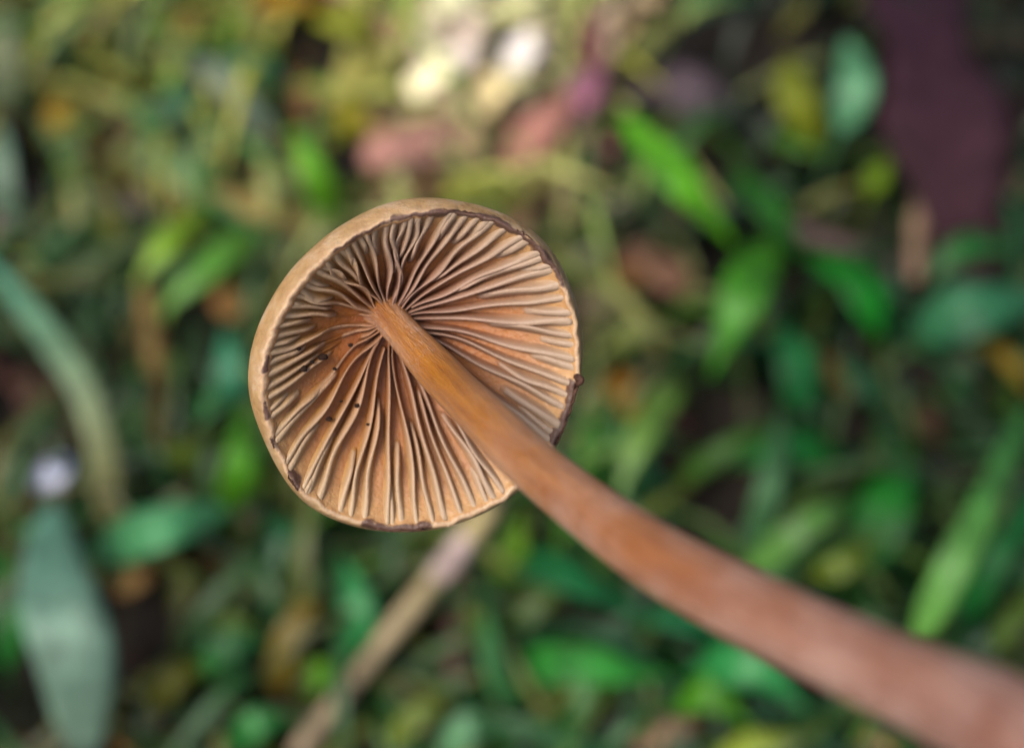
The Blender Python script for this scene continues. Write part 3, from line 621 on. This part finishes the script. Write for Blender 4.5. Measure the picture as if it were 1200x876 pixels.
leaf('dead_leaf', [(1000,860,2),(1025,868,6),(1055,885,5)], 36, (185,160,105), 'straw dead leaf at the bottom edge beside the stem', 'leaf', 'ovate', DL, dead=True)
leaf('herb_leaf', [(330,640,8),(345,680,13),(300,700,11)], 46, (80,110,50), 'olive green leaf just below the lower left of the cap', 'leaf', 'ovate', GL)
leaf('herb_leaf', [(310,600,8),(360,625,13),(400,640,11)], 40, (60,125,80), 'teal green leaf under the bottom left rim of the cap in view', 'leaf', 'lance', GL)
leaf('herb_leaf', [(270,880,8),(300,850,14),(345,840,12)], 44, (50,130,60), 'green leaf at the bottom edge left of the straw stalk', 'leaf', 'lance', GL)

# ------------------------------------------------------------------ uncountable ground cover and litter
PAL = [((90,80),  [(120,120,45),(145,142,50),(110,130,80),(105,115,40),(150,150,65),(80,110,35)], [(90,70,45),(140,115,70),(120,95,80)]),
       ((300,60), [(125,135,55),(145,145,55),(85,130,65),(110,150,45)], [(120,95,60),(90,70,45)]),
       ((550,70), [(175,175,90),(190,190,110)], [(225,212,170),(195,140,125),(200,175,130),(215,190,165),(165,120,120)]),
       ((650,200),[(150,160,90),(120,140,70)], [(180,130,115),(190,165,120),(130,105,90)]),
       ((880,100),[(45,90,35),(60,90,40)], [(45,32,36),(70,52,58),(40,30,28),(85,72,75)]),
       ((1120,120),[(30,60,28)], [(45,25,34),(60,38,48),(30,22,24)]),
       ((90,430), [(60,105,50),(75,110,60)], [(70,46,40),(90,64,58),(60,42,34)]),
       ((200,780),[(45,92,38),(100,110,45),(60,110,50),(120,120,55)], [(75,55,35),(130,90,50)]),
       ((520,760),[(55,115,40),(115,128,50),(100,150,38),(50,110,55),(130,145,55)], [(110,84,74),(150,125,95)]),
       ((950,450),[(28,98,28),(38,105,50),(30,92,24),(75,120,32),(95,125,38)], [(60,46,32),(85,62,40)]),
       ((1100,650),[(30,100,32),(45,112,52),(75,115,38),(100,130,45)], [(70,55,38),(45,35,28)]),
       ((880,830),[(55,125,45),(110,145,60),(45,115,65)], [(150,125,95),(110,80,55)])]
def cover():
    out = {'g': ([], [], []), 'd': ([], [], [])}
    rs = np.random.RandomState(11)
    def put(key, V, F, col):
        a, b, c = out[key]; o0 = len(a); a += list(V); b += [tuple(i+o0 for i in f) for f in F]; c += [col]*len(V)
    GAPS = [(850,490,46),(840,590,40),(370,40,34),(30,205,30),(235,410,34),(160,725,50),(25,805,55),(830,55,44),(1120,40,60),(1165,150,50),(880,60,40),(1000,265,30),(930,330,26),(20,480,46),(400,205,26),(705,280,24),(1010,690,30),(690,735,30),(85,65,26),(1090,440,36)]
    for it in range(7400):
        far = it >= 5200
        x, y = (rs.uniform(-900, 2100), rs.uniform(-900, 1900)) if far else (rs.uniform(-120, 1320), rs.uniform(-120, 1000))
        if any((x-q[0])**2+(y-q[1])**2 < q[2]**2 for q in GAPS): continue
        if rs.rand() < (0.5 if x > 720 else (0.38 if y > 350 else 0.05)): continue
        wts = np.array([math.exp(-((x-p[0][0])**2+(y-p[0][1])**2)/(2*170**2))+1e-9 for p in PAL]); pal = PAL[rs.choice(len(PAL), p=wts/wts.sum())]
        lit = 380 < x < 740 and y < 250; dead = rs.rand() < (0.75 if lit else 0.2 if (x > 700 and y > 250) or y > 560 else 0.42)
        cl = pal[2] if dead else pal[1]; col = pig(cl[rs.randint(len(cl))])*rs.uniform(0.7, 1.25)*(1.9 if lit else 1.45 if x < 760 and y < 300 else (0.45 if x > 740 else 0.8 if x < 330 and y < 560 else 0.6))  # lit: sun patch brightened in the colour; right and bottom coloured darker
        b = at_z(x, y, 0); a = rs.uniform(0, 6.28); d = np.array([math.cos(a), math.sin(a), 0])
        if dead:
            L = rs.uniform(3, 11); z = rs.uniform(-1.5, 2.5); p0 = b+np.array([0, 0, z]); p2 = p0+d*L+np.array([0, 0, rs.uniform(-1, 2)]); p1 = (p0+p2)/2+np.array([0, 0, rs.uniform(0, 1.2)]); wd = rs.uniform(1.0, 3.6)
        else:
            L = rs.uniform(5, 17); hz = rs.uniform(2, 13); p0 = b+np.array([0, 0, -2.5]); p1 = b+d*L*0.4+np.array([0, 0, hz*0.85]); p2 = b+d*L+np.array([0, 0, hz]); wd = rs.uniform(0.9, 2.4)
        if it % 4 == 0 and not dead:        # long thin grass blade arching over the rest
            L = rs.uniform(18, 40); hz = rs.uniform(6, 17 if x > 700 else 23); p0 = b+np.array([0, 0, -2.5]); p1 = b+d*L*0.35+np.array([0, 0, hz]); p2 = b+d*L+np.array([0, 0, hz*rs.uniform(0.3, 0.9)]); wd = rs.uniform(0.5, 1.4); col = col*(1.45 if x > 740 or y > 560 else 1.35)
        if any((to_px(v_)[0]-q[0])**2+(to_px(v_)[1]-q[1])**2 < (q[2]*0.9)**2 for q in GAPS for v_ in (p1, p2)): continue
        n = 6; Pc = curve([p0, p1, p2], n); W = wd*np.array([0.45, 0.85, 1, 0.9, 0.6, 0.06])
        sd_ = norm(np.cross(p2-p0, [0, 0, 1.0])+rs.randn(3)*0.25)
        V = []
        for i in range(n): V += [Pc[i]-sd_*W[i]+[0, 0, W[i]*0.25], Pc[i], Pc[i]+sd_*W[i]+[0, 0, W[i]*0.25]]
        F = []
        for i in range(n-1):
            for j in (0, 1): q = i*3+j; F.append((q, q+1, q+4, q+3))
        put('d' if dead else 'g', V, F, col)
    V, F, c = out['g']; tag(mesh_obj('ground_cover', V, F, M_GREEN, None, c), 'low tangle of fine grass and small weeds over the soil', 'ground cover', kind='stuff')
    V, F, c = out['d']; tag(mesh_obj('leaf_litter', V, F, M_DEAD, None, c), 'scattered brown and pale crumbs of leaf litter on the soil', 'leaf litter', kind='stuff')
cover()

scene.render.engine = 'CYCLES'
